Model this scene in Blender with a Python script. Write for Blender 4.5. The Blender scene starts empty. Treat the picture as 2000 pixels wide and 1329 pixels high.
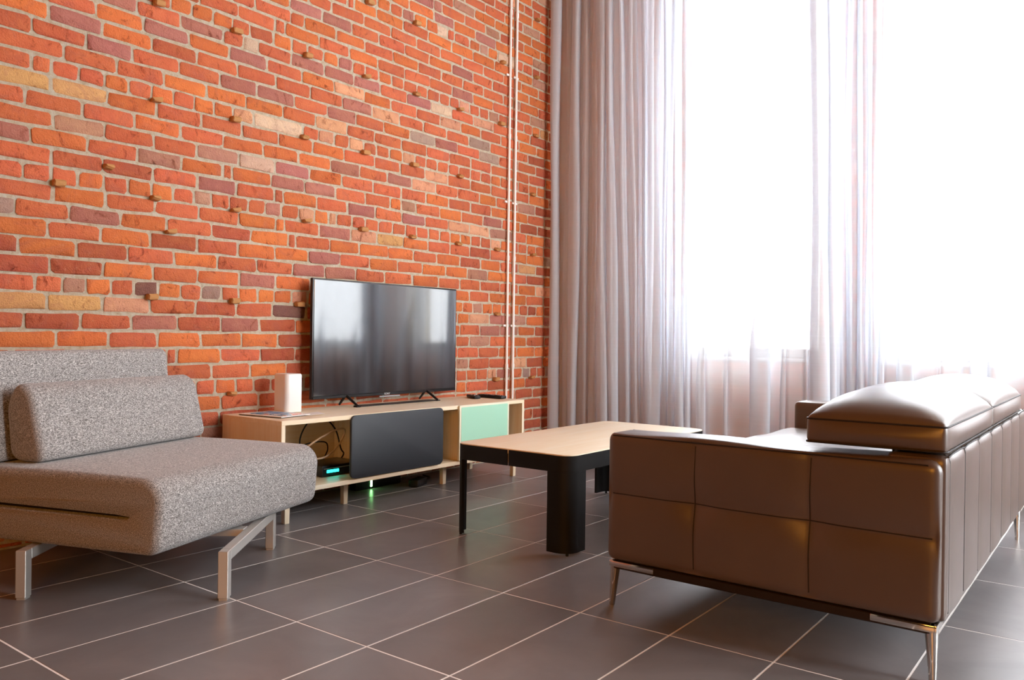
import bpy, bmesh, math, random
from mathutils import Vector, Matrix
from mathutils.geometry import tessellate_polygon
random.seed(7)
R = random.random
def U(a, b): return a + (b - a) * random.random()
sc = bpy.context.scene
COL = sc.collection

# ------------------------------------------------------------------ camera
cam_d = bpy.data.cameras.new('camera'); cam = bpy.data.objects.new('camera', cam_d); COL.objects.link(cam)
cam_d.sensor_width = 36.0; cam_d.lens = 1583.459 / 2000 * 36.0; cam_d.clip_start = .02
_r = Vector((0.607513, -0.794201, 0.013123)); _u = Vector((-0.004706, 0.012922, 0.999905)); _f = Vector((0.794296, 0.607518, -0.004113))
M = Matrix((( _r.x, _u.x, -_f.x), (_r.y, _u.y, -_f.y), (_r.z, _u.z, -_f.z))).to_4x4()
M.translation = Vector((-1.5092, -2.5354, 0.8445))
cam.matrix_world = M
sc.camera = cam

# ------------------------------------------------------------------ world, lights, exposure
w = bpy.data.worlds.new('overcast_sky'); sc.world = w; w.use_nodes = True
bg = w.node_tree.nodes['Background']
bg.inputs[0].default_value = (0.93, 0.97, 1.0, 1); bg.inputs[1].default_value = 8.0
XW = 3.66                      # inner face of the window wall
YW = 0.8993                    # mortar face of the brick wall
CEIL = 3.9
YR = -5.6                      # far (unseen) side wall
XB = -4.6                      # unseen back wall
WINS = [(-0.11, -0.99), (-1.34, -2.75), (-3.1, -3.98), (-4.33, -5.2)]
WZ0, WZ1 = 0.73, 4.65
def area(name, loc, rot, sx, sy, power, col, portal=False):
    d = bpy.data.lights.new(name, 'AREA'); d.shape = 'RECTANGLE'; d.size = sx; d.size_y = sy
    d.energy = power; d.color = col
    o = bpy.data.objects.new(name, d); COL.objects.link(o); o.location = loc; o.rotation_euler = rot
    if portal: d.cycles.is_portal = True
    return o
for a, b in WINS:              # daylight enters through the windows
    area('window_daylight', (XW + .27, (a + b) / 2, (WZ0 + WZ1) / 2), (0, math.pi / 2, 0), WZ1 - WZ0, a - b, 1, (1, 1, 1), True)
SIDE = [(0.9, 2.1), (2.3, 3.5)]; SZ0W, SZ1W = 0.5, 4.65   # tall bare windows in the side wall, out of frame
for a, b in SIDE:
    area('side_window_daylight', ((a + b) / 2, YR - .27, (SZ0W + SZ1W) / 2), (math.pi / 2, 0, 0), b - a, SZ1W - SZ0W, 1, (1, 1, 1), True)
# warm light from unseen lamps behind the camera; wall lamp form and spot added
area('unseen_warm_light', (XB + .13, -3.7, 2.2), (0, -math.pi / 2, 0), 1.7, 2.3, 50, (1.0, 0.36, 0.015))
sc.view_settings.view_transform = 'Standard'; sc.view_settings.look = 'None'
sc.view_settings.gamma = 1.0; sc.view_settings.use_curve_mapping = False
sc.view_settings.exposure = 1.27
sc.cycles.max_bounces = 10; sc.cycles.transparent_max_bounces = 24; sc.cycles.diffuse_bounces = 6
sc.cycles.sample_clamp_indirect = 8.0; sc.cycles.use_denoising = True
sc.cycles.caustics_reflective = False; sc.cycles.caustics_refractive = False

# ------------------------------------------------------------------ helpers: materials
def lin(c):
    return c / 12.92 if c <= .04045 else ((c + .055) / 1.055) ** 2.4
def hexc(h):
    h = h.lstrip('#'); return tuple(lin(int(h[i:i + 2], 16) / 255) for i in (0, 2, 4)) + (1.0,)
class NT:
    def __init__(s, name):
        s.m = bpy.data.materials.new(name); s.m.use_nodes = True; s.t = s.m.node_tree
        s.t.nodes.clear(); s.out = s.n('ShaderNodeOutputMaterial')
    def n(s, typ, **kw):
        x = s.t.nodes.new(typ)
        for k, v in kw.items(): setattr(x, k, v)
        return x
    def l(s, a, b): s.t.links.new(a, b)
    def bsdf(s, col=None, rough=.5, metal=0.0, spec=.5, **kw):
        b = s.n('ShaderNodeBsdfPrincipled'); b.inputs['Roughness'].default_value = rough
        b.inputs['Metallic'].default_value = metal; b.inputs['Specular IOR Level'].default_value = spec
        if col is not None: b.inputs['Base Color'].default_value = col
        s.l(b.outputs[0], s.out.inputs[0]); return b
    def coord(s, kind='Object', scale=(1, 1, 1)):
        if kind == 'Position': o = s.n('ShaderNodeNewGeometry').outputs['Position']
        else: o = s.n('ShaderNodeTexCoord').outputs[kind]
        mp = s.n('ShaderNodeMapping'); mp.inputs['Scale'].default_value = scale; s.l(o, mp.inputs[0]); return mp.outputs[0]
    def noise(s, vec, scale, detail=3, rough=.5, dist=0):
        x = s.n('ShaderNodeTexNoise'); x.inputs['Scale'].default_value = scale; x.inputs['Detail'].default_value = detail
        x.inputs['Roughness'].default_value = rough; x.inputs['Distortion'].default_value = dist
        s.l(vec, x.inputs['Vector']); return x.outputs['Fac']
    def ramp(s, fac, stops):
        r = s.n('ShaderNodeValToRGB'); e = r.color_ramp.elements
        while len(e) < len(stops): e.new(.5)
        for el, (p, c) in zip(e, stops):
            el.position = p; el.color = c if len(c) == 4 else (*c, 1)
        s.l(fac, r.inputs[0]); return r.outputs[0]
    def mix(s, fac, a, b, blend='MIX'):
        x = s.n('ShaderNodeMix', data_type='RGBA', blend_type=blend)
        for i, v in ((0, fac), (6, a), (7, b)):
            if hasattr(v, 'links'): s.l(v, x.inputs[i])
            else: x.inputs[i].default_value = v
        return x.outputs[2]
    def bump(s, h, b, strength=.3, dist=.002):
        x = s.n('ShaderNodeBump'); x.inputs['Strength'].default_value = strength; x.inputs['Distance'].default_value = dist
        s.l(h, x.inputs['Height']); s.l(x.outputs[0], b.inputs['Normal'])
def g(v): return (v, v, v, 1)
def simple(name, col, rough=.5, metal=0.0, spec=.5):
    t = NT(name); t.bsdf(hexc(col) if isinstance(col, str) else col, rough, metal, spec); return t.m

def brick_mat(name, attr):
    t = NT(name)
    if attr: src = t.n('ShaderNodeAttribute', attribute_name='brick_colour').outputs['Color']
    else: src = t.n('ShaderNodeObjectInfo').outputs['Color']
    v = t.coord('Position')
    n1 = t.noise(v, 14, 4, .6, .6)
    hue = t.ramp(n1, [(.30, g(0.0)), (.70, g(1.0))])
    c = t.mix(.5, src, t.mix(hue, hexc('C85C40'), hexc('E58A52')), 'MIX')
    c = t.mix(.5, src, c)
    mo = t.ramp(t.noise(v, 7.5, 5, .7, 1.5), [(.34, g(0.0)), (.50, g(1.0))])
    c = t.mix(mo, t.mix(.30, c, hexc('A8625A')), c)
    n2 = t.noise(t.coord('Position', (1.5, 1, 1.0)), 15, 8, .72, 1.0)
    dark = t.ramp(n2, [(.30, (.20, .09, .04, 1)), (.36, (.60, .46, .38, 1)), (.44, g(1.0))])
    c = t.mix(.9, c, dark, 'MULTIPLY')
    n3 = t.noise(v, 60, 5, .7)
    lite = t.ramp(n3, [(.60, g(0.0)), (.75, g(1.0))])
    c = t.mix(lite, c, t.mix(.22, c, hexc('F3C6A4')))
    b = t.bsdf(None, .85, 0, .25); t.l(c, b.inputs['Base Color'])
    hh = t.mix(.35, t.noise(v, 26, 8, .72), t.noise(v, 160, 3, .6))
    t.bump(hh, b, 1.0, .02)
    return t.m
def mortar_mat():
    t = NT('lime_mortar'); v = t.coord('Position')
    c = t.ramp(t.noise(v, 40, 6, .7), [(.25, hexc('B0946F')), (.38, hexc('E6D0AE')), (.55, hexc('F7EAD2')), (.8, hexc('FCF6EA'))])
    b = t.bsdf(None, .95, 0, .15); t.l(c, b.inputs['Base Color'])
    t.bump(t.noise(v, 55, 9, .8), b, 1.0, .022); return t.m
def wood_mat(name, light, dark, axis=0, rough=.42):
    t = NT(name)
    s = [26, 26, 26]; s[axis] = 1.6
    v = t.coord('Object', tuple(s))
    n = t.noise(v, 1.6, 6, .6, .8); s2 = [140, 140, 140]; s2[axis] = 5
    n2 = t.noise(t.coord('Object', tuple(s2)), 1.0, 3, .6)
    c = t.mix(t.ramp(n, [(.3, g(0.0)), (.72, g(1.0))]), hexc(light), hexc(dark))
    c = t.mix(t.ramp(n2, [(.45, g(0.0)), (.8, g(.35))]), c, hexc(dark))
    b = t.bsdf(None, rough, 0, .4); t.l(c, b.inputs['Base Color']); t.bump(n2, b, .08, .001); return t.m
def fabric_mat():
    t = NT('grey_tweed')
    n = t.noise(t.coord('Object', (170, 430, 430)), 1.0, 2, .6)
    n2 = t.noise(t.coord('Object', (60, 150, 150)), 1.0, 2, .6)
    c = t.ramp(n, [(.30, hexc('4E4A47')), (.50, hexc('9A9592')), (.70, hexc('E2DDDA'))])
    c = t.mix(.6, c, t.ramp(n2, [(.35, g(.62)), (.62, g(1.0))]), 'MULTIPLY')
    b = t.bsdf(None, .95, 0, .15); t.l(c, b.inputs['Base Color'])
    b.inputs['Sheen Weight'].default_value = .25; b.inputs['Sheen Roughness'].default_value = .5
    t.bump(n, b, .5, .002); return t.m
def leather_mat():
    t = NT('brown_leather'); v = t.coord('Object')
    vo = t.n('ShaderNodeTexVoronoi', feature='DISTANCE_TO_EDGE'); vo.inputs['Scale'].default_value = 260; t.l(v, vo.inputs['Vector'])
    c = t.mix(t.noise(v, 5, 3), hexc('57463B'), hexc('645247'))
    b = t.bsdf(None, .36, 0, .5); t.l(c, b.inputs['Base Color'])
    t.l(t.ramp(t.noise(v, 8, 3), [(.3, g(.35)), (.7, g(.42))]), b.inputs['Roughness'])
    t.bump(vo.outputs['Distance'], b, .03, .0005); b.inputs['Coat Weight'].default_value = .8; b.inputs['Coat Roughness'].default_value = .31; return t.m
def tile_mat():
    t = NT('charcoal_porcelain'); v = t.coord('Position')
    inf = t.n('ShaderNodeObjectInfo')
    n = t.noise(v, 3.2, 6, .62, .8)
    c = t.ramp(n, [(.2, hexc('706D6E')), (.5, hexc('7E7B7C')), (.8, hexc('8D898A'))])
    tone = t.ramp(inf.outputs['Random'], [(0, g(.82)), (1, g(1.08))])
    c = t.mix(1.0, c, tone, 'MULTIPLY')
    n2 = t.noise(v, 90, 4, .6)
    c = t.mix(t.ramp(n2, [(.68, g(0)), (.84, g(.25))]), c, hexc('A9A29C'))
    b = t.bsdf(None, .3, 0, .7); t.l(c, b.inputs['Base Color'])
    t.l(t.ramp(t.noise(v, 2.5, 2, .5), [(.3, g(.30)), (.7, g(.36))]), b.inputs['Roughness'])
    return t.m
def curtain_mat():
    t = NT('sheer_voile')
    v = t.coord('Object')
    tr = t.n('ShaderNodeBsdfTransparent'); tr.inputs[0].default_value = (.97, .965, .97, 1)
    tl = t.n('ShaderNodeBsdfTranslucent'); tl.inputs[0].default_value = (.50, .53, .57, 1)
    df = t.n('ShaderNodeBsdfDiffuse'); df.inputs[0].default_value = (.86, .92, 1.0, 1)
    m1 = t.n('ShaderNodeMixShader'); m1.inputs[0].default_value = .64; t.l(tl.outputs[0], m1.inputs[1]); t.l(df.outputs[0], m1.inputs[2])
    # slubs in the weave: slightly denser horizontal threads
    n = t.noise(t.coord('Object', (.5, 2.5, 330)), 1.0, 2, .5)
    op = t.ramp(n, [(.25, g(.77)), (.55, g(.795)), (.85, g(.835))])
    m2 = t.n('ShaderNodeMixShader'); t.l(op, m2.inputs[0]); t.l(tr.outputs[0], m2.inputs[1]); t.l(m1.outputs[0], m2.inputs[2])
    t.l(m2.outputs[0], t.out.inputs[0]); return t.m
def glass_mat():
    t = NT('window_glass')
    tr = t.n('ShaderNodeBsdfTransparent'); gl = t.n('ShaderNodeBsdfGlossy'); gl.inputs['Roughness'].default_value = .02
    m = t.n('ShaderNodeMixShader'); m.inputs[0].default_value = .06
    t.l(tr.outputs[0], m.inputs[1]); t.l(gl.outputs[0], m.inputs[2]); t.l(m.outputs[0], t.out.inputs[0]); return t.m
def emit_mat(name, col, s):
    t = NT(name); e = t.n('ShaderNodeEmission'); e.inputs[0].default_value = hexc(col); e.inputs[1].default_value = s
    t.l(e.outputs[0], t.out.inputs[0]); return t.m
def print_mat():
    t = NT('printed_cover'); v = t.coord('Object')
    sep = t.n('ShaderNodeSeparateXYZ'); t.l(v, sep.inputs[0])
    c = t.ramp(t.noise(v, 9, 3, .6, 1.0), [(.36, hexc('F2F0EC')), (.42, hexc('3E9CC8')), (.50, hexc('2B7FB2')), (.55, hexc('E9E6E2')), (.62, hexc('E8744A')), (.72, hexc('F4F1ED'))])
    b = t.bsdf(None, .3); t.l(c, b.inputs['Base Color']); return t.m
def screen_mat():
    t = NT('black_screen'); b = t.bsdf(hexc('060607'), .07, 0, 1.0)
    b.inputs['Coat Weight'].default_value = 1.0; b.inputs['Coat Roughness'].default_value = .06; b.inputs['Coat IOR'].default_value = 1.7; return t.m
MAT = dict(
    brick=brick_mat('clay_brick', False), brick_far=brick_mat('clay_brick_joined', True), mortar=mortar_mat(),
    oak=wood_mat('pale_oak', 'F7E9D0', 'EDD5B0', 0), oak_end=wood_mat('pale_oak_upright', 'F7E9D0', 'EDD5B0', 2),
    oak_side=wood_mat('pale_oak_cross', 'DDB384', 'C4935F', 1), top=wood_mat('blond_veneer', 'FAF0DA', 'F2E0BE', 0, .38),
    fabric=fabric_mat(), leather=leather_mat(), tile=tile_mat(), curtain=curtain_mat(), glass=glass_mat(), printed=print_mat(),
    seam=simple('dark_seam', '241A14', .6), grout=simple('pale_grout', 'F6F2EF', .9, 0, .2),
    black=simple('black_powder_coat', '12100F', .55, 0, .3), blackpanel=simple('black_laminate', '24272C', .5),
    mint=simple('mint_laminate', 'A9DCC0', .45), mint_edge=simple('cream_edge', 'E6DFC4', .5),
    steel=simple('satin_steel', 'D2CEC8', .4, .6), chrome=simple('chrome', 'D8D4CE', .09, 1.0), rail=simple('bronze_rail', '3A2A1C', .35, .6),
    white=simple('white_plastic', 'EDECEA', .4), timber=simple('brown_timber', '6E5238', .7, 0, .3), darkwall=simple('brown_plaster', '3A2616', .9, 0, .2), plaster=simple('white_plaster', 'E9E4DC', .9, 0, .2),
    screen=screen_mat(), bezel=simple('black_bezel', '101012', .3),
    standmetal=simple('dark_grey_metal', '3B3A3A', .3, .7), rubber=simple('black_rubber', '0E0E0F', .55),
    conduit=simple('painted_conduit', 'F4F1EC', .4), stub=simple('tan_stub', 'B8824C', .8),
    paper=simple('white_paper', 'EFEAE4', .5), letter=simple('pale_lettering', 'C8C8CA', .4), greykey=simple('grey_keys', '9A9A9C', .5),
    cablew=simple('pale_cable', 'C9AD92', .5), cableb=simple('black_cable', '0B0B0B', .5),
    cyan=emit_mat('cyan_status_light', '20E0D0', 3.0), green=emit_mat('green_status_light', '9CFF9A', 7.0),
    winframe=simple('window_frame_paint', 'D8D6D2', .5), lampglow=emit_mat('warm_lamp_diffuser', 'FFD9A8', 2.0),
)

# ------------------------------------------------------------------ helpers: objects
def tag(o, label=None, cat=None, group=None, kind=None):
    if label: o['label'] = label
    if cat: o['category'] = cat
    if group: o['group'] = group
    if kind: o['kind'] = kind
    return o
def empty(name, loc, rz=0.0, label=None, cat=None, group=None):
    o = bpy.data.objects.new(name, None); COL.objects.link(o); o.location = loc; o.rotation_euler = (0, 0, rz)
    o.empty_display_size = .05; return tag(o, label, cat, group)
def finish(bm, smooth=None):
    me = bpy.data.meshes.new('m'); bm.normal_update(); bm.to_mesh(me); bm.free()
    if smooth is not None:
        me.shade_smooth()
        if smooth < 3: me.set_sharp_from_angle(angle=smooth)
    return me
def obj(name, me, mat, parent=None, loc=None, **kw):
    me.name = name
    o = bpy.data.objects.new(name, me); COL.objects.link(o)
    if mat is not None:
        if not me.materials: me.materials.append(mat)
    if parent is not None: o.parent = parent
    if loc is not None: o.location = loc
    return tag(o, **kw)
def add_box(bm, c, s, bev=0.0, seg=2, rot=None):
    r = bmesh.ops.create_cube(bm, size=1.0); vs = r['verts']
    bmesh.ops.scale(bm, vec=s, verts=vs)
    if bev > 0:
        es = list({e for v in vs for e in v.link_edges})
        rr = bmesh.ops.bevel(bm, geom=es, offset=bev, segments=seg, profile=.5, affect='EDGES')
        vs = list({v for f in rr['faces'] for v in f.verts} | {v for v in vs if v.is_valid})
    if rot is not None: bmesh.ops.rotate(bm, verts=vs, cent=(0, 0, 0), matrix=rot)
    bmesh.ops.translate(bm, vec=c, verts=vs); return vs
def box(c, s, bev=.002, seg=2, rot=None, smooth=.6):
    bm = bmesh.new(); add_box(bm, c, s, bev, seg, rot); return finish(bm, smooth if bev > 0 else None)
def box2(x0, x1, y0, y1, z0, z1, bev=.002, seg=2):
    return box(((x0 + x1) / 2, (y0 + y1) / 2, (z0 + z1) / 2), (abs(x1 - x0), abs(y1 - y0), abs(z1 - z0)), bev, seg)
def add_tube(bm, pts, rad, seg=8, cap=True, closed=False):
    pts = [Vector(p) for p in pts]; n = len(pts); rings = []
    up = Vector((0, 0, 1)); prev = None
    for i, p in enumerate(pts):
        a = pts[(i - 1) % n] if (closed or i > 0) else p; b = pts[(i + 1) % n] if (closed or i < n - 1) else p
        t = (b - a).normalized()
        if prev is None:
            x = t.cross(up)
            if x.length < 1e-3: x = t.cross(Vector((1, 0, 0)))
            x.normalize()
        else:
            x = (prev - t * prev.dot(t)).normalized()
        prev = x; y = t.cross(x)
        rr = rad[i] if isinstance(rad, (list, tuple)) else rad
        rings.append([bm.verts.new(p + (x * math.cos(2 * math.pi * k / seg) + y * math.sin(2 * math.pi * k / seg)) * rr) for k in range(seg)])
    m = n if closed else n - 1
    for i in range(m):
        A, B = rings[i], rings[(i + 1) % n]
        for k in range(seg): bm.faces.new((A[k], A[(k + 1) % seg], B[(k + 1) % seg], B[k]))
    if cap and not closed:
        bm.faces.new(list(reversed(rings[0]))); bm.faces.new(rings[-1])
def tube(pts, rad, seg=8, closed=False):
    bm = bmesh.new(); add_tube(bm, pts, rad, seg, True, closed); return finish(bm, .9)
def spline(pts, n=10):
    pts = [Vector(p) for p in pts]; out = []
    for i in range(len(pts) - 1):
        p0 = pts[max(i - 1, 0)]; p1 = pts[i]; p2 = pts[i + 1]; p3 = pts[min(i + 2, len(pts) - 1)]
        for k in range(n):
            t = k / n
            out.append(.5 * ((2 * p1) + (p2 - p0) * t + (2 * p0 - 5 * p1 + 4 * p2 - p3) * t * t + (3 * p1 - p0 - 3 * p2 + p3) * t ** 3))
    out.append(pts[-1]); return out
def edge_coords(h, r, n):
    """coordinates along one axis, dense in the rounded bands"""
    out = [-h + r * (1 - math.cos(math.pi / 2 * k / 4)) for k in range(4)]
    for k in range(n + 1): out.append(-h + r + (2 * (h - r)) * k / n)
    out += [h - r * (1 - math.cos(math.pi / 2 * k / 4)) for k in range(3, -1, -1)]
    return out
def softbox(hx, hy, hz, r, n=(8, 8, 4), disp=None):
    """rounded box with a fine grid on every side; disp(p, normal) -> Vector offset"""
    X, Y, Z = edge_coords(hx, r, n[0]), edge_coords(hy, r, n[1]), edge_coords(hz, r, n[2])
    vmap = {}; verts = []; faces = []
    def vid(x, y, z):
        k = (round(x, 6), round(y, 6), round(z, 6))
        if k not in vmap:
            p = Vector((x, y, z)); q = Vector((max(-hx + r, min(hx - r, x)), max(-hy + r, min(hy - r, y)), max(-hz + r, min(hz - r, z))))
            d = p - q; nn = d.normalized() if d.length > 1e-9 else Vector((0, 0, 1)); p = q + nn * r
            if disp: p = p + disp(p, nn)
            vmap[k] = len(verts); verts.append(p)
        return vmap[k]
    def quad(a, b, c, d, flip):
        f = (vid(*a), vid(*b), vid(*c), vid(*d)); faces.append(tuple(reversed(f)) if flip else f)
    for i in range(len(X) - 1):
        for j in range(len(Y) - 1):
            for s, fl in ((-hz, True), (hz, False)): quad((X[i], Y[j], s), (X[i + 1], Y[j], s), (X[i + 1], Y[j + 1], s), (X[i], Y[j + 1], s), fl)
    for i in range(len(X) - 1):
        for j in range(len(Z) - 1):
            for s, fl in ((-hy, False), (hy, True)): quad((X[i], s, Z[j]), (X[i + 1], s, Z[j]), (X[i + 1], s, Z[j + 1]), (X[i], s, Z[j + 1]), fl)
    for i in range(len(Y) - 1):
        for j in range(len(Z) - 1):
            for s, fl in ((-hx, True), (hx, False)): quad((s, Y[i], Z[j]), (s, Y[i + 1], Z[j]), (s, Y[i + 1], Z[j + 1]), (s, Y[i], Z[j + 1]), fl)
    me = bpy.data.meshes.new('m'); me.from_pydata(verts, [], faces); me.shade_smooth(); return me
def rrect(x0, x1, y0, y1, r, seg=6):
    """rounded rectangle outline, counter-clockwise"""
    out = []
    for cx, cy, a0 in ((x1 - r, y1 - r, 0), (x0 + r, y1 - r, 90), (x0 + r, y0 + r, 180), (x1 - r, y0 + r, 270)):
        for k in range(seg + 1):
            a = math.radians(a0 + 90 * k / seg); out.append((cx + r * math.cos(a), cy + r * math.sin(a)))
    return out
def prism(poly, a, b, axis='z', bev=0.0, seg=2, smooth=.6):
    """poly (2-D, ccw) extruded from a to b along an axis"""
    bm = bmesh.new()
    P = {'z': lambda u, v, t: (u, v, t), 'y': lambda u, v, t: (u, t, v), 'x': lambda u, v, t: (t, u, v)}[axis]
    lo = [bm.verts.new(P(u, v, a)) for u, v in poly]; hi = [bm.verts.new(P(u, v, b)) for u, v in poly]
    f1 = bm.faces.new(lo); f2 = bm.faces.new(hi); n = len(poly)
    for i in range(n): bm.faces.new((lo[i], lo[(i + 1) % n], hi[(i + 1) % n], hi[i]))
    bmesh.ops.recalc_face_normals(bm, faces=bm.faces)
    if bev > 0:
        es = [e for f in (f1, f2) for e in f.edges]
        bmesh.ops.bevel(bm, geom=es, offset=bev, segments=seg, profile=.5, affect='EDGES')
    return finish(bm, smooth)
def band(path, thick, z0, z1, closed=False, smooth=.6):
    """a thin upright wall following a plan path"""
    bm = bmesh.new(); n = len(path); P = [Vector((x, y)) for x, y in path]; rows = []
    for i in range(n):
        a = P[(i - 1) % n] if (closed or i > 0) else P[i]; b = P[(i + 1) % n] if (closed or i < n - 1) else P[i]
        t = (b - a).normalized(); nn = Vector((-t.y, t.x)); q = P[i] + nn * thick     # inner side (ccw path)
        rows.append([bm.verts.new((P[i].x, P[i].y, z0)), bm.verts.new((P[i].x, P[i].y, z1)), bm.verts.new((q.x, q.y, z1)), bm.verts.new((q.x, q.y, z0))])
    for i in range(n if closed else n - 1):
        A, B = rows[i], rows[(i + 1) % n]
        for k in range(4): bm.faces.new((A[k], A[(k + 1) % 4], B[(k + 1) % 4], B[k]))
    if not closed: bm.faces.new(rows[0]); bm.faces.new(rows[-1])
    bmesh.ops.recalc_face_normals(bm, faces=bm.faces); return finish(bm, smooth)

# ------------------------------------------------------------------ the setting
# floor: grout bed, every tile in view a part
TX, TY = 0.5987, 0.30
floor = obj('floor', box2(XB, XW + .3, YR, YW + .25, -.12, -.0007, 0), MAT['grout'], kind='structure')
tile_me = box((0, 0, -.004), (TX - .005, TY - .005, .008), .0009, 1); tile_me.name = 'tile'; tile_me.materials.append(MAT['tile'])
far_bm = bmesh.new()
for i in range(-6, 7):
    for j in range(-19, 4):
        cx, cy = (i + .5) * TX, (j + .5) * TY
        if cy > YW: continue
        if i >= -2 and -13 <= j:
            t = obj('tile', tile_me, None, floor, (cx, min(cy, YW), U(-.0004, .0003)))
        elif XB < cx < XW: add_box(far_bm, (cx, cy, -.004), (TX - .0045, TY - .0045, .008))
obj('distant_tiles', finish(far_bm), MAT['tile'], floor, kind='stuff')
obj('ceiling', box2(XB, XW + .3, YR, YW + .25, CEIL, CEIL + .1, 0), MAT['timber'], kind='structure')
obj('wall_back', box2(XB - .1, XB, YR, YW + .25, 0, CEIL, 0), MAT['darkwall'], kind='structure')
rbm = bmesh.new(); xs_ = [XB] + [v for ab in SIDE for v in ab] + [XW + .3]
for a, b in zip(xs_[0::2], xs_[1::2]): add_box(rbm, ((a + b) / 2, YR - .15, CEIL / 2), (b - a, .3, CEIL))
for a, b in SIDE:
    add_box(rbm, ((a + b) / 2, YR - .15, SZ0W / 2), (b - a, .3, SZ0W)); add_box(rbm, ((a + b) / 2, YR - .15, (SZ1W + CEIL) / 2), (b - a, .3, CEIL - SZ1W))
obj('wall_right', finish(rbm), MAT['darkwall'], kind='structure')
for i, (a, b) in enumerate(SIDE):
    e = empty('window_%d' % (i + 5), ((a + b) / 2, YR - .16, SZ0W)); tag(e, kind='structure'); W, H = b - a, SZ1W - SZ0W
    for x in (-W / 2 + .025, W / 2 - .025): obj('stile', box((x, 0, H / 2), (.05, .06, H), .004, 1), MAT['winframe'], e)
    for z in (.025, H * .6, H - .025): obj('rail', box((0, 0, z), (W - .1, .06, .05), .004, 1), MAT['winframe'], e)
    obj('pane', box((0, 0, H / 2), (W - .1, .006, H - .1), 0), MAT['glass'], e)

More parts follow.
